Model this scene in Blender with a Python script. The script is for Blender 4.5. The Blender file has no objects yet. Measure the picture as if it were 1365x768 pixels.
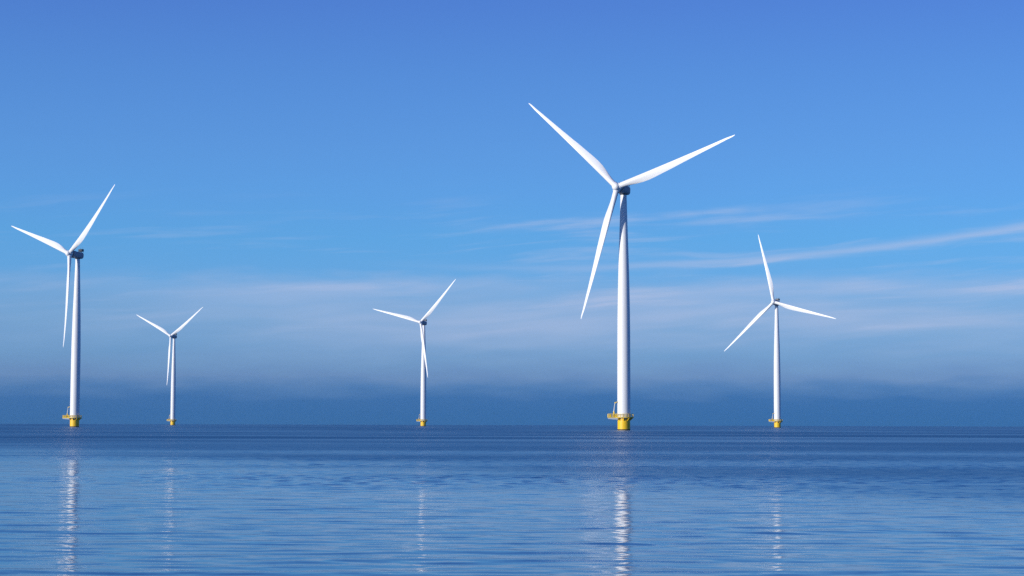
import bpy, bmesh, math, random
import numpy as np
from mathutils import Matrix, Vector

R = math.radians
scene = bpy.context.scene
col = scene.collection
rng = np.random.default_rng(7)
EARTH = 6371000.0 * 7 / 6          # refraction-corrected radius: the lake surface curves away to a true horizon
def drop(x, y): return -(x * x + y * y) / (2 * EARTH)

# ------------------------------------------------------------------ camera
CAM_H = 2.4
FPX, WPX = 2500.0, 1365.0
pitch = math.atan((566.8 - 384) / FPX) - math.sqrt(2 * CAM_H / EARTH)
roll = math.atan(0.0028)
cam_data = bpy.data.cameras.new("camera")
cam_data.sensor_width = 36.0
cam_data.lens = 36.0 * FPX / WPX
cam_data.clip_start = 0.5
cam_data.clip_end = 60000
cam = bpy.data.objects.new("camera", cam_data)
col.objects.link(cam)
fwd = Vector((0, math.cos(pitch), math.sin(pitch)))
up0 = Vector((0, -math.sin(pitch), math.cos(pitch)))
rt0 = Vector((1, 0, 0))
rt = rt0 * math.cos(roll) + up0 * math.sin(roll)
up = up0 * math.cos(roll) - rt0 * math.sin(roll)
m = Matrix((rt, up, -fwd)).transposed().to_4x4()
m.translation = (0, 0, CAM_H)
cam.matrix_world = m
scene.camera = cam

# ------------------------------------------------------------------ sun and sky
SUN_EL, SUN_AZ = R(11), R(-124.5)     # azimuth from +Y towards +X: behind the camera, to the left
sun_data = bpy.data.lights.new("sun", 'SUN')
sun_data.energy = 4.2
sun_data.angle = R(0.53)
sun_data.color = (1.0, 0.96, 0.90)
sun = bpy.data.objects.new("sun", sun_data)
col.objects.link(sun)
sdir = Vector((math.sin(SUN_AZ) * math.cos(SUN_EL), math.cos(SUN_AZ) * math.cos(SUN_EL), math.sin(SUN_EL)))
sun.rotation_euler = sdir.to_track_quat('Z', 'Y').to_euler()
sun.location = sdir * 300

def lin(c):
    return tuple(((v / 255) / 12.92 if v / 255 <= 0.04045 else ((v / 255 + 0.055) / 1.055) ** 2.4) for v in c)

class Nodes:
    """small helper around a node tree"""
    def __init__(self, nt): self.nt = nt
    def new(self, t, **kw):
        n = self.nt.nodes.new(t)
        for k, v in kw.items(): setattr(n, k, v)
        return n
    def link(self, a, b): self.nt.links.new(a, b)
    def put(self, sock, v):
        if isinstance(v, bpy.types.NodeSocket): self.link(v, sock)
        else: sock.default_value = v
    def math(self, op, a, b=0.0, c=None, clamp=False):
        n = self.new('ShaderNodeMath', operation=op, use_clamp=clamp)
        self.put(n.inputs[0], a); self.put(n.inputs[1], b)
        if c is not None: self.put(n.inputs[2], c)
        return n.outputs[0]
    def smooth(self, v, lo, hi, a=0.0, b=1.0):
        n = self.new('ShaderNodeMapRange', interpolation_type='SMOOTHSTEP')
        self.put(n.inputs['Value'], v)
        n.inputs['From Min'].default_value = lo; n.inputs['From Max'].default_value = hi
        n.inputs['To Min'].default_value = a; n.inputs['To Max'].default_value = b
        return n.outputs[0]
    def xyz(self, x, y, z=0.0):
        n = self.new('ShaderNodeCombineXYZ')
        self.put(n.inputs[0], x); self.put(n.inputs[1], y); self.put(n.inputs[2], z)
        return n.outputs[0]
    def noise(self, vec, scale=1.0, detail=3.0, rough=0.5, dist=0.0):
        n = self.new('ShaderNodeTexNoise')
        self.put(n.inputs['Vector'], vec)
        n.inputs['Scale'].default_value = scale; n.inputs['Detail'].default_value = detail
        n.inputs['Roughness'].default_value = rough; n.inputs['Distortion'].default_value = dist
        return n.outputs[0]
    def mix(self, fac, a, b, blend='MIX'):
        n = self.new('ShaderNodeMix', data_type='RGBA', blend_type=blend)
        self.put(n.inputs['Factor'], fac); self.put(n.inputs['A'], a); self.put(n.inputs['B'], b)
        return n.outputs['Result']
    def ramp(self, fac, stops):
        n = self.new('ShaderNodeValToRGB')
        self.put(n.inputs[0], fac)
        cr = n.color_ramp
        while len(cr.elements) < len(stops): cr.elements.new(0.5)
        for e, (p, c) in zip(cr.elements, stops): e.position = p
        for e, (p, c) in zip(cr.elements, stops): e.position = p; e.color = (*c[:3], 1)
        return n.outputs[0]

world = bpy.data.worlds.new("World")
scene.world = world
world.use_nodes = True
N = Nodes(world.node_tree)
sky = N.new('ShaderNodeTexSky', sky_type='NISHITA', sun_disc=False)
sky.sun_elevation = SUN_EL; sky.sun_rotation = SUN_AZ % (2 * math.pi)
sky.altitude = 0; sky.air_density = 1.0; sky.dust_density = 0.6; sky.ozone_density = 1.5
SKY_STRENGTH = 0.1
geo = N.new('ShaderNodeTexCoord')
sep = N.new('ShaderNodeSeparateXYZ'); N.link(geo.outputs['Generated'], sep.inputs[0])
az = N.math('MULTIPLY', N.math('ARCTAN2', sep.outputs[0], sep.outputs[1]), 57.29578)        # degrees
el = N.math('MULTIPLY', N.math('ARCSINE', sep.outputs[2]), 57.29578)
# the top of the low haze bank wavers
wav = N.noise(N.xyz(N.math('MULTIPLY', az, 0.4), N.math('MULTIPLY', el, 2.0)), 1.0, 3.0, 0.5)
wamp = N.math('MULTIPLY', N.smooth(el, 0.15, 0.8), N.smooth(el, 12.0, 4.0))
elw = N.math('ADD', el, N.math('MULTIPLY', N.math('MULTIPLY', N.math('SUBTRACT', wav, 0.5), 0.8), wamp))
# colour of the clear and hazy air by elevation (degrees, sRGB) and the clear Nishita sky it filters
grade = [(0.0, (44, 107, 168)), (0.45, (46, 108, 171)), (0.85, (56, 113, 175)), (1.1, (86, 133, 189)), (1.5, (116, 152, 200)),
         (1.9, (110, 157, 206)), (2.4, (109, 161, 211)), (3.1, (113, 166, 216)), (3.8, (109, 168, 222)), (4.6, (103, 170, 230)),
         (5.6, (96, 168, 231)), (7.0, (95, 161, 230)), (8.3, (93, 154, 226)), (10.6, (86, 142, 219)), (12.7, (80, 129, 212)),
         (20.0, (58, 97, 184)), (30.0, (43, 79, 160)), (50.0, (30, 60, 134)), (90.0, (24, 50, 120))]
clear = {0.0: (.361, .322, .192), 0.45: (.42, .38, .225), 0.85: (.45, .42, .25), 1.1: (.462, .44, .27), 1.5: (.474, .469, .298),
         1.9: (.472, .485, .323), 2.4: (.469, .5, .348), 3.1: (.447, .51, .389), 3.8: (.419, .506, .42), 4.6: (.39, .49, .44),
         5.6: (.355, .472, .46), 7.0: (.31, .435, .463), 8.3: (.276, .402, .463), 10.6: (.232, .352, .443), 12.7: (.202, .315, .418),
         20.0: (.134, .219, .33), 30.0: (.091, .153, .247), 50.0: (.058, .1, .17), 90.0: (.047, .079, .138)}
t = N.math('DIVIDE', elw, 90.0, clamp=True)
tint = N.ramp(t, [(e / 90, tuple(a / b / 4 for a, b in zip(lin(c), clear[e]))) for e, c in grade])
air = N.ramp(t, [(e / 90, tuple(v * 1.035 for v in lin(c))) for e, c in grade])
filtered = N.mix(1.0, N.mix(1.0, sky.outputs[0], tint, 'MULTIPLY'), (0.42, 0.42, 0.42, 1), 'MULTIPLY')
base_sky = N.mix(0.6, filtered, air)
# thin high cloud: a broad veil low down and drawn-out wisps above it
slope = N.math('SUBTRACT', el, N.math('MULTIPLY', az, 0.065))
warp = N.noise(N.xyz(N.math('MULTIPLY', az, 0.12), N.math('MULTIPLY', el, 0.5), 3.0), 1.0, 2.0)
v1 = N.math('ADD', slope, N.math('MULTIPLY', N.math('SUBTRACT', warp, 0.5), 1.0))
n1 = N.noise(N.xyz(N.math('MULTIPLY', az, 0.16), N.math('MULTIPLY', v1, 2.6), 2.1), 1.0, 6.0, 0.58)
wisps = N.math('MULTIPLY', N.smooth(n1, 0.50, 0.74), N.math('MULTIPLY', N.smooth(el, 2.2, 3.6), N.smooth(el, 7.6, 5.4)))
n2 = N.noise(N.xyz(N.math('MULTIPLY', az, 0.12), N.math('MULTIPLY', v1, 1.3), 5.5), 1.0, 3.0, 0.5)
veil = N.math('MULTIPLY', N.smooth(n2, 0.25, 0.66, 0.30, 1.0), N.math('MULTIPLY', N.smooth(elw, 1.3, 3.3), N.smooth(elw, 4.75, 3.95)))
veil = N.math('MULTIPLY', veil, N.smooth(az, -16.0, 0.0, 0.35, 1.0))
# one long streak climbing to the right
line = N.math('SUBTRACT', el, N.math('ADD', 4.72, N.math('MULTIPLY', N.math('MULTIPLY', az, az), 0.0048)))
line = N.math('ADD', line, N.math('MULTIPLY', N.math('SUBTRACT', n1, 0.5), 0.5))
streak = N.math('MULTIPLY', N.math('POWER', 2.718, N.math('MULTIPLY', N.math('MULTIPLY', line, line), -55.0)),
                N.math('MULTIPLY', N.smooth(az, -6.0, 8.0), N.smooth(az, 34.0, 22.0)))
line2 = N.math('SUBTRACT', el, N.math('ADD', 6.02, N.math('MULTIPLY', az, 0.035)))
line2 = N.math('ADD', line2, N.math('MULTIPLY', N.math('SUBTRACT', wav, 0.5), 0.9))
streak2 = N.math('MULTIPLY', N.math('POWER', 2.718, N.math('MULTIPLY', N.math('MULTIPLY', line2, line2), -26.0)),
                 N.math('MULTIPLY', N.smooth(az, -3.0, 2.0), N.smooth(az, 12.0, 5.0)))
streak = N.math('ADD', streak, N.math('MULTIPLY', N.math('MULTIPLY', streak2, N.smooth(n1, 0.34, 0.60)), 0.75))
wisps = N.math('MULTIPLY', wisps, N.smooth(az, -9.0, 1.0, 0.55, 1.0))
cloud = N.math('ADD', N.math('ADD', N.math('MULTIPLY', wisps, 0.34), N.math('MULTIPLY', veil, 0.60)), N.math('MULTIPLY', streak, 0.46), clamp=True)
full_sky = N.mix(cloud, base_sky, (*lin((182, 197, 230)), 1))
bg = world.node_tree.nodes['Background']
# the clear-sky filter above is expressed at background strength 0.1
N.link(N.mix(1.0, full_sky, (10, 10, 10, 1), 'MULTIPLY'), bg.inputs['Color'])
bg.inputs['Strength'].default_value = SKY_STRENGTH

scene.view_settings.view_transform = 'Standard'
scene.view_settings.look = 'None'
scene.view_settings.exposure = 0.0
scene.view_settings.gamma = 1.0
scene.view_settings.use_curve_mapping = False
scene.cycles.max_bounces = 6
scene.cycles.use_denoising = False

# ------------------------------------------------------------------ materials
def material(name):
    mt = bpy.data.materials.new(name); mt.use_nodes = True
    n = Nodes(mt.node_tree)
    return mt, n, mt.node_tree.nodes['Principled BSDF']

def paint(name, c, rough=0.4, dirt=(0.3, 0.27, 0.22), amount=0.12, streak=True, metallic=0.0, scale=0.35):
    mt, n, b = material(name)
    tc = n.new('ShaderNodeTexCoord')
    s = n.new('ShaderNodeSeparateXYZ'); n.link(tc.outputs['Object'], s.inputs[0])
    zs = 0.06 if streak else 1.0
    v = n.xyz(s.outputs[0], s.outputs[1], n.math('MULTIPLY', s.outputs[2], zs))
    f = n.smooth(n.noise(v, scale * 3, 6.0, 0.6), 0.48, 0.78)
    f2 = n.noise(tc.outputs['Object'], scale, 3.0)
    fac = n.math('MULTIPLY', n.math('MULTIPLY', f, f2), amount * 2, clamp=True)
    n.link(n.mix(fac, (*c, 1), (*dirt, 1)), b.inputs['Base Color'])
    n.link(n.math('ADD', rough, n.math('MULTIPLY', f2, 0.15)), b.inputs['Roughness'])
    b.inputs['Metallic'].default_value = metallic
    return mt

MAT = {
    'tower': paint('tower_paint', (0.80, 0.80, 0.79), 0.42, amount=0.10),
    'blade': paint('blade_gelcoat', (0.82, 0.82, 0.81), 0.35, amount=0.05),
    'nacelle': paint('nacelle_shell', (0.34, 0.35, 0.38), 0.45, amount=0.15),
    'dark': paint('dark_steel', (0.05, 0.055, 0.065), 0.5, amount=0.2, metallic=0.3),
    'cooler': paint('cooler_fins', (0.10, 0.105, 0.115), 0.5, amount=0.2, metallic=0.4),
    'yellow': paint('yellow_marine_paint', (0.88, 0.54, 0.003), 0.45, dirt=(0.22, 0.10, 0.03), amount=0.45),
    'rail': paint('yellow_railing_paint', (0.90, 0.60, 0.02), 0.45, dirt=(0.3, 0.18, 0.08), amount=0.15, streak=False),
    'galv': paint('galvanised_steel', (0.58, 0.59, 0.58), 0.5, amount=0.25, streak=False, metallic=0.2),
    'grate': paint('deck_grating', (0.22, 0.22, 0.21), 0.7, amount=0.3, streak=False),
    'fouling': paint('waterline_fouling', (0.018, 0.017, 0.012), 0.6, dirt=(0.05, 0.05, 0.03), amount=0.5, streak=False),
}

# ------------------------------------------------------------------ mesh helpers
def tag(o, label=None, cat=None, group=None, kind=None):
    for k, v in (("label", label), ("category", cat), ("group", group), ("kind", kind)):
        if v: o[k] = v
    return o

class MB:
    def __init__(self): self.v, self.f = [], []
    def loft(self, rings, cap=True, closed=True):
        b = len(self.v); n = len(rings[0])
        for r in rings: self.v += [tuple(p) for p in r]
        for i in range(len(rings) - 1):
            for j in range(n if closed else n - 1):
                a, c = b + i * n + j, b + i * n + (j + 1) % n
                self.f.append((a, c, c + n, a + n))
        if cap:
            self.f.append(tuple(b + j for j in reversed(range(n))))
            e = b + (len(rings) - 1) * n
            self.f.append(tuple(e + j for j in range(n)))
        return self
    def lathe(self, prof, seg=48, axis='z', cap=True):
        rings = []
        for r, h in prof:
            ring = []
            for k in range(seg):
                a = 2 * math.pi * k / seg
                c, s = r * math.cos(a), r * math.sin(a)
                ring.append((c, s, h) if axis == 'z' else (c, h, -s))
            rings.append(ring)
        return self.loft(rings, cap)
    def box(self, lo, hi):
        (x0, y0, z0), (x1, y1, z1) = lo, hi
        return self.loft([[(x0, y0, z0), (x1, y0, z0), (x1, y1, z0), (x0, y1, z0)], [(x0, y0, z1), (x1, y0, z1), (x1, y1, z1), (x0, y1, z1)]])
    def tube(self, p, q, r, r2=None, seg=8):
        p, q = Vector(p), Vector(q); d = (q - p).normalized()
        a = d.cross(Vector((0, 0, 1)) if abs(d.z) < 0.9 else Vector((1, 0, 0))).normalized(); b = d.cross(a)
        rr = [(p, r), (q, r2 or r)]
        return self.loft([[c + (a * math.cos(2 * math.pi * k / seg) + b * math.sin(2 * math.pi * k / seg)) * w for k in range(seg)] for c, w in rr])
    def mesh(self, name, mat, smooth=None):
        me = bpy.data.meshes.new(name)
        me.from_pydata(self.v, [], self.f); me.validate()
        bm = bmesh.new(); bm.from_mesh(me); bmesh.ops.recalc_face_normals(bm, faces=bm.faces[:])
        if smooth is not None:
            for e in bm.edges:
                e.smooth = not (len(e.link_faces) == 2 and e.calc_face_angle(0) > R(smooth))
            for f in bm.faces: f.smooth = True
        bm.to_mesh(me); bm.free()
        me.materials.append(MAT[mat])
        return me

def put(name, me, parent, loc=(0, 0, 0), rot=(0, 0, 0)):
    o = bpy.data.objects.new(name, me); col.objects.link(o)
    o.parent = parent; o.location = loc; o.rotation_euler = rot
    return o

# ------------------------------------------------------------------ the lake
CALM, WIND = 0.062, 0.16
def build_water():
    az_in = np.radians(np.linspace(-22, 22, 661))
    az_out = np.radians(np.concatenate([np.linspace(22, 338, 110)[1:-1]]))
    A = np.concatenate([az_in, az_out]); na = len(A)
    r = [3.0]
    while r[-1] < 11000:
        d = r[-1]
        if d < 12: s = 0.6
        elif d < 19: s = 0.3
        elif d < 200: s = 0.11 + 0.21 * max(0, (d - 40) / 160)
        else: s = 0.32 * (d / 200) ** 2.4
        r.append(d + min(s, 300))
    r = np.array(r); nr = len(r)
    RR, AA = np.meshgrid(r, A, indexing='ij')
    X, Y = RR * np.sin(AA), RR * np.cos(AA)
    Z = -(RR ** 2) / (2 * EARTH)
    row = np.gradient(r)[:, None]
    acr = (RR * np.radians(44 / 660))
    n = 120
    lam = np.exp(rng.uniform(np.log(0.28), np.log(3.0), n))
    th = R(93) + rng.normal(0, 1, n) * R(12) * (1 + 1.3 * np.clip((1.2 - lam) / 0.9, 0, 1))           # crests run nearly across the view, rising slightly to the right
    ph = rng.uniform(0, 2 * np.pi, n)
    sl = 0.0036 * (lam / 2.5) ** -0.25 * rng.uniform(0.5, 1.4, n)    # rms slope carried by each train
    for l, t_, p, s in zip(lam, th, ph, sl):
        k = 2 * np.pi / l
        ok = np.clip((l / np.maximum(row, 1e-6) - 3.2) / 2.0, 0, 1)
        ok = ok * np.clip((l / np.maximum(acr * abs(np.cos(t_)) + 1e-6, 1e-6) - 3.0) / 2.0, 0, 1)
        Z += ok * (s / k) * np.sin(k * (X * np.cos(t_) + Y * np.sin(t_)) + p)
    # short steep waves where the breeze ruffles the surface
    edge_n = sum(np.sin(X * a_ + Y * b_ + c_) for a_, b_, c_ in ((0.05, 0.021, 1.0), (-0.031, 0.062, 2.2), (0.11, -0.05, 0.4), (0.02, 0.13, 4.0))) * 5.0
    rf = np.clip((Y + 1.45 * X + edge_n - 58) / 30, 0, 1); rf = rf * rf * (3 - 2 * rf)
    gustn = sum(np.sin(X * a_ + Y * b_ + c_) for a_, b_, c_ in ((0.021, 0.16, 1.0), (-0.015, 0.23, 2.6), (0.034, 0.31, 0.2), (0.008, 0.09, 3.0)))
    rf = rf * (0.7 + 0.3 * np.clip(gustn / 2, -1, 1))
    n = 110
    lam = np.exp(rng.uniform(np.log(0.42), np.log(1.35), n)); th = rng.normal(R(95), R(46), n); ph = rng.uniform(0, 2 * np.pi, n)
    for l, t_, p in zip(lam, th, ph):
        k = 2 * np.pi / l
        ok = np.clip((l / np.maximum(row, 1e-6) - 2.8) / 1.5, 0, 1) * np.clip((l / np.maximum(acr * abs(np.cos(t_)) + 1e-6, 1e-6) - 3.0) / 2.0, 0, 1)
        Z += rf * ok * (0.0125 / k) * np.sin(k * (X * np.cos(t_) + Y * np.sin(t_)) + p)
    co = np.stack([X, Y, Z], -1).reshape(-1, 3)
    i = np.arange(nr - 1)[:, None] * na; j = np.arange(na)[None, :]
    a = (i + j).ravel(); b = (i + (j + 1) % na).ravel()
    quads = np.stack([a, a + na, b + na, b], -1)
    hub = list(range(na))
    me = bpy.data.meshes.new("water")
    nv, nf = len(co), len(quads)
    me.vertices.add(nv); me.vertices.foreach_set("co", co.ravel())
    me.loops.add(nf * 4); me.loops.foreach_set("vertex_index", quads.ravel().astype(np.int32))
    me.polygons.add(nf); me.polygons.foreach_set("loop_start", np.arange(0, nf * 4, 4, dtype=np.int32))
    me.update(calc_edges=True)
    me.polygons.foreach_set("use_smooth", np.ones(nf, dtype=bool))
    me.validate()
    if me.polygons[0].normal.z < 0: me.flip_normals()
    mt, n_, b_ = material("lake_water")
    MAT['water'] = mt
    tc = n_.new('ShaderNodeTexCoord'); s = n_.new('ShaderNodeSeparateXYZ'); n_.link(tc.outputs['Object'], s.inputs[0])
    x, y = s.outputs[0], s.outputs[1]
    # wind-ruffled water beyond a slanting edge, with long calm lanes in it
    edge = n_.noise(n_.xyz(n_.math('MULTIPLY', x, 0.03), n_.math('MULTIPLY', y, 0.09)), 1.0, 4.0, 0.6)
    side = n_.math('ADD', n_.math('ADD', y, n_.math('MULTIPLY', x, 1.45)), n_.math('MULTIPLY', n_.math('SUBTRACT', edge, 0.5), 60.0))
    ruffled = n_.smooth(side, 48.0, 125.0)
    rr_ = n_.math('SQRT', n_.math('ADD', n_.math('MULTIPLY', x, x), n_.math('MULTIPLY', y, y)))
    lg = n_.math('LOGARITHM', n_.math('ADD', rr_, 1.0), 2.718)
    lanes = n_.noise(n_.xyz(n_.math('MULTIPLY', x, 0.006), n_.math('MULTIPLY', y, 0.024), 2.0), 1.0, 5.0, 0.6)
    lane = n_.smooth(lanes, 0.36, 0.62)
    gust = n_.math('MULTIPLY', ruffled, n_.math('ADD', 0.55, n_.math('MULTIPLY', lane, 0.45)))
    # ripples too small to model: a field of surface slopes, stronger where the wind touches the water
    def slopes(sx, sy, off, detail, rough):
        n = n_.new('ShaderNodeTexNoise')
        n_.put(n.inputs['Vector'], n_.xyz(n_.math('MULTIPLY', x, sx), n_.math('MULTIPLY', y, sy), off))
        n.inputs['Scale'].default_value = 1.0; n.inputs['Detail'].default_value = detail; n.inputs['Roughness'].default_value = rough
        v = n_.new('ShaderNodeVectorMath', operation='SUBTRACT'); n_.link(n.outputs['Color'], v.inputs[0]); v.inputs[1].default_value = (0.5, 0.5, 0.5)
        return v.outputs[0]
    def scaled(v, f, aniso):
        m_ = n_.new('ShaderNodeVectorMath', operation='MULTIPLY'); n_.link(v, m_.inputs[0]); m_.inputs[1].default_value = aniso
        k_ = n_.new('ShaderNodeVectorMath', operation='SCALE'); n_.link(m_.outputs[0], k_.inputs[0]); n_.put(k_.inputs['Scale'], f)
        return k_.outputs[0]
    def add(a_, c_):
        v = n_.new('ShaderNodeVectorMath', operation='ADD'); n_.link(a_, v.inputs[0]); n_.link(c_, v.inputs[1]); return v.outputs[0]
    fine = scaled(slopes(2.8, 2.4, 0.0, 4.0, 0.6), n_.math('ADD', CALM, n_.math('MULTIPLY', gust, WIND)), (2.2, 0.8, 0.0))
    broad = scaled(slopes(0.05, 0.10, 11.0, 7.0, 0.72), n_.math('MULTIPLY', gust, WIND * 0.3), (0.4, 1.0, 0.0))
    cells = scaled(slopes(2.6, 0.40, 23.0, 2.0, 0.6), n_.math('MULTIPLY', gust, WIND * 0.9), (0.8, 1.0, 0.0))
    broad = add(broad, cells)
    ng = n_.new('ShaderNodeNewGeometry')
    nrm = n_.new('ShaderNodeVectorMath', operation='NORMALIZE'); n_.link(add(add(fine, broad), ng.outputs['Normal']), nrm.inputs[0])
    n_.link(nrm.outputs[0], b_.inputs['Normal'])
    far = n_.smooth(rr_, 110.0, 330.0, 0.0, 0.11)        # waves too distant for the mesh count as roughness
    n_.link(n_.math('ADD', 0.084, n_.math('MULTIPLY', gust, n_.math('ADD', 0.215, far))), b_.inputs['Roughness'])
    b_.inputs['IOR'].default_value = 1.333
    b_.inputs['Base Color'].default_value = (0.002, 0.115, 0.235, 1)
    me.materials.append(mt)
    o = bpy.data.objects.new("water", me); col.objects.link(o)
    tag(o, kind="structure", label="calm blue lake water with wind-ruffled bands reaching the horizon")
    return o
build_water()

# ------------------------------------------------------------------ turbine parts
HUB_Z, OVERHANG, TILT, RADIUS = 95.0, 5.6, R(5), 54.0
DECK_Z = 5.15

def blade_mesh(flap):
    """airfoil loft along +Z; bulging trailing edge towards +X, upwind is -Y"""
    st = [(1.0, 2.20, 1.00, 14), (2.6, 2.20, 1.00, 14), (4.2, 2.26, 0.92, 14), (6.5, 2.56, 0.70, 13.5), (9.0, 2.96, 0.50, 12.5), (11.5, 3.24, 0.39, 11.2),
          (14.0, 3.32, 0.32, 9.8), (17.0, 3.20, 0.28, 8.2), (20.5, 2.94, 0.25, 6.8), (25.0, 2.65, 0.22, 5.2), (30.0, 2.22, 0.20, 3.6), (35.0, 1.84, 0.18, 2.5),
          (41.0, 1.42, 0.17, 1.4), (46.0, 1.10, 0.16, 0.7), (50.0, 0.80, 0.16, 0.2), (52.5, 0.55, 0.16, 0), (53.6, 0.32, 0.16, 0), (54.0, 0.10, 0.16, 0)]
    n = 28
    rings = []
    for r, c, tk, tw in st:
        ring = []
        le = -1.15 + 0.80 * min(1, max(0, (r - 3) / 50)) ** 0.9
        if r > 50: le += (r - 50) / 4 * 0.25
        circ = min(1, max(0, (tk - 0.45) / 0.55))
        for k in range(n):
            a = 2 * math.pi * k / n
            xc = 0.5 * (1 + math.cos(a))                  # 1 trailing .. 0 leading
            yt = 5 * tk * (0.2969 * math.sqrt(xc) - 0.126 * xc - 0.3516 * xc ** 2 + 0.2843 * xc ** 3 - 0.1036 * xc ** 4)
            yt = yt if a <= math.pi else -yt
            yc = math.sin(a) * 0.5 * tk
            x = le + xc * c
            y = (circ * yc + (1 - circ) * yt) * c
            t_ = R(tw + 2)
            x, y = x * math.cos(t_) - y * math.sin(t_), x * math.sin(t_) + y * math.cos(t_)
            q = r / RADIUS
            ring.append((x, y - flap * (0.5 * q + 0.5 * q * q), r))
        rings.append(ring)
    return MB().loft(rings).mesh("blade", 'blade', 40)

def sup(w, h, y, n=28, e=4.0, zc=0.0):
    ring = []
    for k in range(n):
        a = 2 * math.pi * k / n
        c, s = math.cos(a), math.sin(a)
        ring.append((w / 2 * math.copysign(abs(c) ** (2 / e), c), y, zc + h / 2 * math.copysign(abs(s) ** (2 / e), s)))
    return ring

def deck_outline(grow=0.0, ext=6.3, half=2.0, rad=3.85):
    rad, half, ext = rad + grow, half + grow, ext + grow
    a0 = math.asin(half / rad)
    pts = [(-ext, half), (-ext, -half)]
    for k in range(41):
        a = math.pi + a0 + (2 * math.pi - 2 * a0) * k / 40
        pts.append((rad * math.cos(a), rad * math.sin(a)))
    return pts

ME = {}
ME['pile'] = MB().lathe([(2.48, -6), (2.48, 4.25), (2.48, 4.70)], 64).mesh("foundation_pile", 'yellow', 30)
ME['band'] = MB().lathe([(2.495, -1.0), (2.495, 0.38)], 64, cap=False).mesh("waterline_band", 'fouling', 30)
ME['collar'] = MB().lathe([(2.50, 4.05), (2.72, 4.08), (2.72, 4.32), (2.50, 4.35)], 64, cap=False).mesh("collar", 'yellow', 30)
o_ = deck_outline()
ME['deck'] = MB().loft([[(x, y, 4.86) for x, y in o_], [(x, y, DECK_Z) for x, y in o_]]).mesh("deck", 'grate', 30)
def strip(lo, hi, z0, z1, pts):
    mb = MB()
    out = [(x, y) for x, y in pts]
    cx = [(x * (1 - 0.012), y * (1 - 0.012)) for x, y in pts]
    rings = [[(*a, z0), (*b, z0), (*b, z1), (*a, z1)] for a, b in zip(out, cx)]
    rings.append(rings[0])
    return mb.loft(rings, cap=False)
ME['fascia'] = strip(0, 0, 4.92, 5.24, deck_outline(0.06)).mesh("fascia", 'rail', 30)
# railing round the deck edge: posts, top rail, knee rail
def railing():
    mb = MB(); pts = deck_outline(-0.08)
    per = pts + [pts[0]]
    seg = [math.dist(a, b) for a, b in zip(per, per[1:])]
    tot = sum(seg)
    def at(d):
        for (a, b), s in zip(zip(per, per[1:]), seg):
            if d <= s: return (a[0] + (b[0] - a[0]) * d / s, a[1] + (b[1] - a[1]) * d / s)
            d -= s
        return per[-1]
    for k in range(26):
        x, y = at(tot * k / 26)
        mb.tube((x, y, DECK_Z), (x, y, 6.32), 0.095, seg=6)
    for z, rad in ((6.32, 0.11), (5.75, 0.08)):
        for a, b in zip(per, per[1:]): mb.tube((*a, z), (*b, z), rad, seg=6)
    return mb.mesh("railing", 'rail', 40)
ME['railing'] = railing()
mb = MB()
mb.loft([[(2.44, -0.06, 4.86), (3.8, -0.06, 4.86), (3.8, -0.06, 4.68), (2.44, -0.06, 3.55)], [(2.44, 0.06, 4.86), (3.8, 0.06, 4.86), (3.8, 0.06, 4.68), (2.44, 0.06, 3.55)]])
ME['bracket'] = mb.mesh("bracket", 'yellow')
mb = MB()
mb.loft([[(2.44, -0.07, 4.86), (6.2, -0.07, 4.86), (6.2, -0.07, 4.40), (2.44, -0.07, 4.10)], [(2.44, 0.07, 4.86), (6.2, 0.07, 4.86), (6.2, 0.07, 4.40), (2.44, 0.07, 4.10)]])
ME['beam'] = mb.mesh("support_beam", 'galv')
ME['box'] = MB().box((-0.42, -0.3, 0), (0.42, 0.3, 0.95)).mesh("equipment_cabinet", 'rail')
# davit crane
ME['pedestal'] = MB().lathe([(0.42, DECK_Z), (0.42, DECK_Z + 0.12), (0.26, DECK_Z + 0.14), (0.24, DECK_Z + 1.75), (0.34, DECK_Z + 1.78), (0.34, DECK_Z + 2.15)], 20).mesh("pedestal", 'rail', 30)
ME['mast'] = MB().tube((0, 0, DECK_Z + 2.1), (0.38, -0.1, DECK_Z + 5.6), 0.19, 0.14, 10).tube((-0.16, 0.1, DECK_Z + 2.1), (0.16, 0.0, DECK_Z + 4.4), 0.08, 0.07, 8).mesh("mast", 'galv', 40)
ME['jib'] = MB().tube((0.25, -0.08, DECK_Z + 5.62), (2.05, -0.75, DECK_Z + 6.05), 0.15, 0.09, 10).tube((0.34, -0.1, DECK_Z + 5.1), (1.05, -0.37, DECK_Z + 5.78), 0.06, 0.05, 8).mesh("jib", 'rail', 40)
ME['hook'] = MB().tube((1.95, -0.72, DECK_Z + 6.0), (1.95, -0.72, DECK_Z + 5.0), 0.02, 0.02, 6).lathe([(0.01, DECK_Z + 4.8), (0.09, DECK_Z + 4.86), (0.09, DECK_Z + 5.0), (0.02, DECK_Z + 5.06)], 10).mesh("hoist", 'dark', 40)
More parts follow.
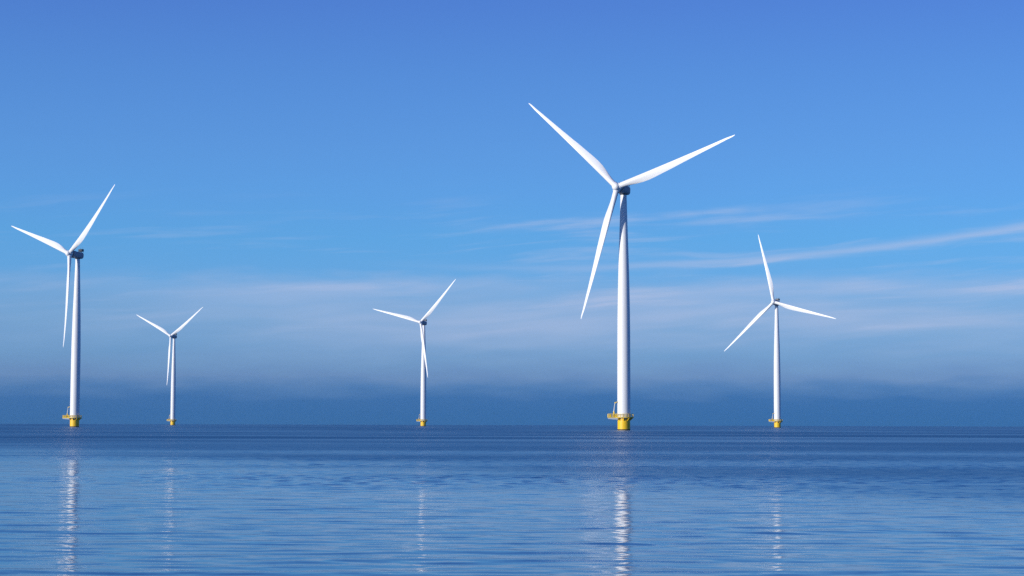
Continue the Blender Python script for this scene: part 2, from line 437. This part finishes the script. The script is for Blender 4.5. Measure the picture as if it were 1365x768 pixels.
# shift the lathe of the hoist block under the cable
hm = ME['hook']
for v in hm.vertices:
    if math.hypot(v.co.x, v.co.y) < 0.2: v.co.x += 1.95; v.co.y -= 0.72
TOWER = [(5.0, 2.62), (5.28, 2.62), (5.30, 2.56), (20, 2.56), (35, 2.54), (45, 2.47), (55, 2.30), (64, 2.09), (71, 1.86), (78, 1.64), (85, 1.42), (93.0, 1.22)]
def prof_r(z):
    for (a, ra), (b, rb) in zip(TOWER, TOWER[1:]):
        if a <= z <= b: return ra + (rb - ra) * (z - a) / (b - a)
fine = TOWER[:3] + [(z, prof_r(z)) for z in np.arange(8, 93, 3.0)] + [TOWER[-1]]
ME['tower'] = MB().lathe([(r, z) for z, r in fine], 72).mesh("tower", 'tower', 30)
ME['seam'] = {}
for z in (26.0, 50.0, 73.0):
    r_ = prof_r(z)
    ME['seam'][z] = MB().lathe([(r_ - 0.02, z - 0.09), (r_ + 0.016, z - 0.07), (r_ + 0.016, z + 0.07), (r_ - 0.02, z + 0.09)], 72, cap=False).mesh("flange_seam", 'tower', 30)
ME['yaw'] = MB().lathe([(1.22, 92.9), (1.55, 93.0), (1.55, 93.5)], 48).mesh("yaw_bearing", 'dark', 30)
# nacelle, local Y runs downwind from the hub centre
ME['nacelle'] = MB().loft([sup(3.0, 3.1, 3.45, e=3), sup(3.5, 3.5, 3.6, e=3.2), sup(3.7, 3.6, 4.2, e=3.6), sup(3.7, 3.6, 7.3, e=3.8), sup(3.5, 3.4, 8.1, e=3.4), sup(3.0, 2.9, 8.45, e=3)]).mesh("nacelle", 'nacelle', 45)
ME['generator'] = MB().lathe([(1.7, 1.75), (2.02, 1.85), (2.08, 2.0), (2.08, 3.5), (1.95, 3.62)], 56, 'y').mesh("generator_drum", 'nacelle', 30)
ME['shaft'] = MB().lathe([(1.25, 1.1), (1.25, 2.0)], 40, 'y').mesh("main_shaft", 'dark', 30)
ME['cooler'] = MB().box((-1.5, 6.75, 2.3), (1.5, 8.2, 3.6)).mesh("cooler", 'cooler')
ME['fin'] = MB().box((-0.03, 6.67, 2.36), (0.03, 8.28, 3.55)).mesh("cooler_fin", 'dark')
ME['leg'] = MB().box((-0.08, -0.08, 1.7), (0.08, 0.08, 2.3)).mesh("cooler_leg", 'dark')
ME['vane'] = MB().tube((0, 0, 3.4), (0, 0, 4.5), 0.035, 0.03, 6).tube((-0.3, 0, 4.35), (0.3, 0, 4.35), 0.03, 0.03, 6).mesh("wind_sensor", 'dark')
# hub: spinner and blade sockets
prof = []
for k in range(13):
    a = k / 12 * math.pi / 2
    prof.append((max(0.02, 1.62 * math.sin(a) ** 0.75), -2.35 + 1.75 * (1 - math.cos(a))))
prof += [(1.68, 0.2), (1.68, 0.95), (1.55, 1.2)]
ME['hub'] = MB().lathe(prof, 48, 'y').mesh("rotor_hub", 'blade', 35)
ME['socket'] = MB().lathe([(1.30, 0.7), (1.30, 1.72), (1.2, 1.78)], 40, 'z').mesh("blade_socket", 'blade', 30)

GROUP = "offshore wind turbines standing in the lake"
def turbine(X, D, yaw, phi, flaps, label, turn=0.0):
    root = bpy.data.objects.new("wind_turbine", None); col.objects.link(root)
    root.location = (X, D, drop(X, D)); root.empty_display_size = 5
    tag(root, label, "wind turbine", GROUP)
    pile = put("foundation_pile", ME['pile'], root)
    put("waterline_band", ME['band'], pile); put("collar", ME['collar'], pile)
    deck = put("work_platform", ME['deck'], root, rot=(0, 0, turn))
    put("fascia", ME['fascia'], deck); put("railing", ME['railing'], deck)
    for a in (-130, -95, -60, -20, 20, 60, 95, 130): put("bracket", ME['bracket'], deck, rot=(0, 0, R(a)))
    for s in (-1, 1): put("support_beam", ME['beam'], deck, loc=(0, s * 1.85, 0), rot=(0, 0, math.pi))
    put("equipment_cabinet", ME['box'], deck, loc=(-5.3, 0.9, DECK_Z)); put("equipment_cabinet", ME['box'], deck, loc=(-3.25, -1.2, DECK_Z), rot=(0, 0, 0.4))
    crane = put("davit_crane", ME['pedestal'], root, loc=(-3.95, -0.6, 0), rot=(0, 0, turn))
    put("mast", ME['mast'], crane); put("jib", ME['jib'], crane); put("hoist", ME['hook'], crane)
    tower = put("tower", ME['tower'], root)
    for z, me in ME['seam'].items(): put("flange_seam", me, tower)
    put("yaw_bearing", ME['yaw'], root)
    fr = Matrix.Rotation(-yaw, 4, 'Z') @ Matrix.Rotation(-TILT, 4, 'X')
    ax = fr @ Vector((0, -1, 0))
    hubp = Vector((0, 0, HUB_Z)) + ax * OVERHANG
    e = fr.to_euler()
    nac = put("nacelle", ME['nacelle'], root, hubp, e)
    put("generator_drum", ME['generator'], nac); put("main_shaft", ME['shaft'], nac)
    put("cooler", ME['cooler'], nac)
    for k in range(9): put("cooler_fin", ME['fin'], nac, loc=(-1.4 + 0.35 * k, 0, 0))
    for sx in (-1.3, 1.3):
        for y in (6.9, 8.0): put("cooler_leg", ME['leg'], nac, loc=(sx, y, 0))
    for sx in (-1.0, 1.0): put("wind_sensor", ME['vane'], nac, loc=(sx, 7.7, 0.1))
    hub = put("rotor_hub", ME['hub'], root, hubp, e)
    for k in range(3):
        a = phi - k * 2 * math.pi / 3
        put("blade", blade_mesh(flaps[k]), hub, rot=(0, math.pi / 2 - a, 0))
        put("blade_socket", ME['socket'], hub, rot=(0, math.pi / 2 - a, 0))
    return root

turbine(44.1, 738.6, R(31.1), R(137.6), (4.2, 3.0, 3.75), "largest white wind turbine, nearest the camera, right of centre")
turbine(-240.9, 1036.4, R(40.9), R(160.4), (5.2, 4.1, 5.3), "tall white wind turbine at the far left edge, second largest")
turbine(202.1, 1429.5, R(31.4), R(104.2), (2.8, 3.0, 3.0), "white wind turbine furthest right, one blade pointing almost straight up")
turbine(-81.3, 1729.6, R(30.9), R(165.5), (3.35, 2.6, 4.6), "mid-sized distant white turbine whose lower blade crosses its own tower")
turbine(-363.4, 2016.7, R(31.0), R(153.6), (3.5, 3.3, 4.1), "smallest and most distant white turbine, second from the left")

# ------------------------------------------------------------------ air
HAZE = 3.0e-5
def build_haze():
    L, top, bot = 12500.0, 190.0, -16.0
    me = MB().box((-L, -L, bot), (L, L, top)).mesh("haze", 'tower')
    mt = bpy.data.materials.new("haze_air"); mt.use_nodes = True
    nt = mt.node_tree; nt.nodes.clear()
    out = nt.nodes.new('ShaderNodeOutputMaterial'); vol = nt.nodes.new('ShaderNodeVolumePrincipled')
    vol.inputs['Color'].default_value = (0.42, 0.70, 1.0, 1); vol.inputs['Density'].default_value = HAZE; vol.inputs['Anisotropy'].default_value = 0.3
    nt.links.new(vol.outputs[0], out.inputs['Volume'])
    me.materials.clear(); me.materials.append(mt)
    o = bpy.data.objects.new("haze", me); col.objects.link(o)
    tag(o, kind="stuff", label="thin pale blue haze over the lake")
build_haze()
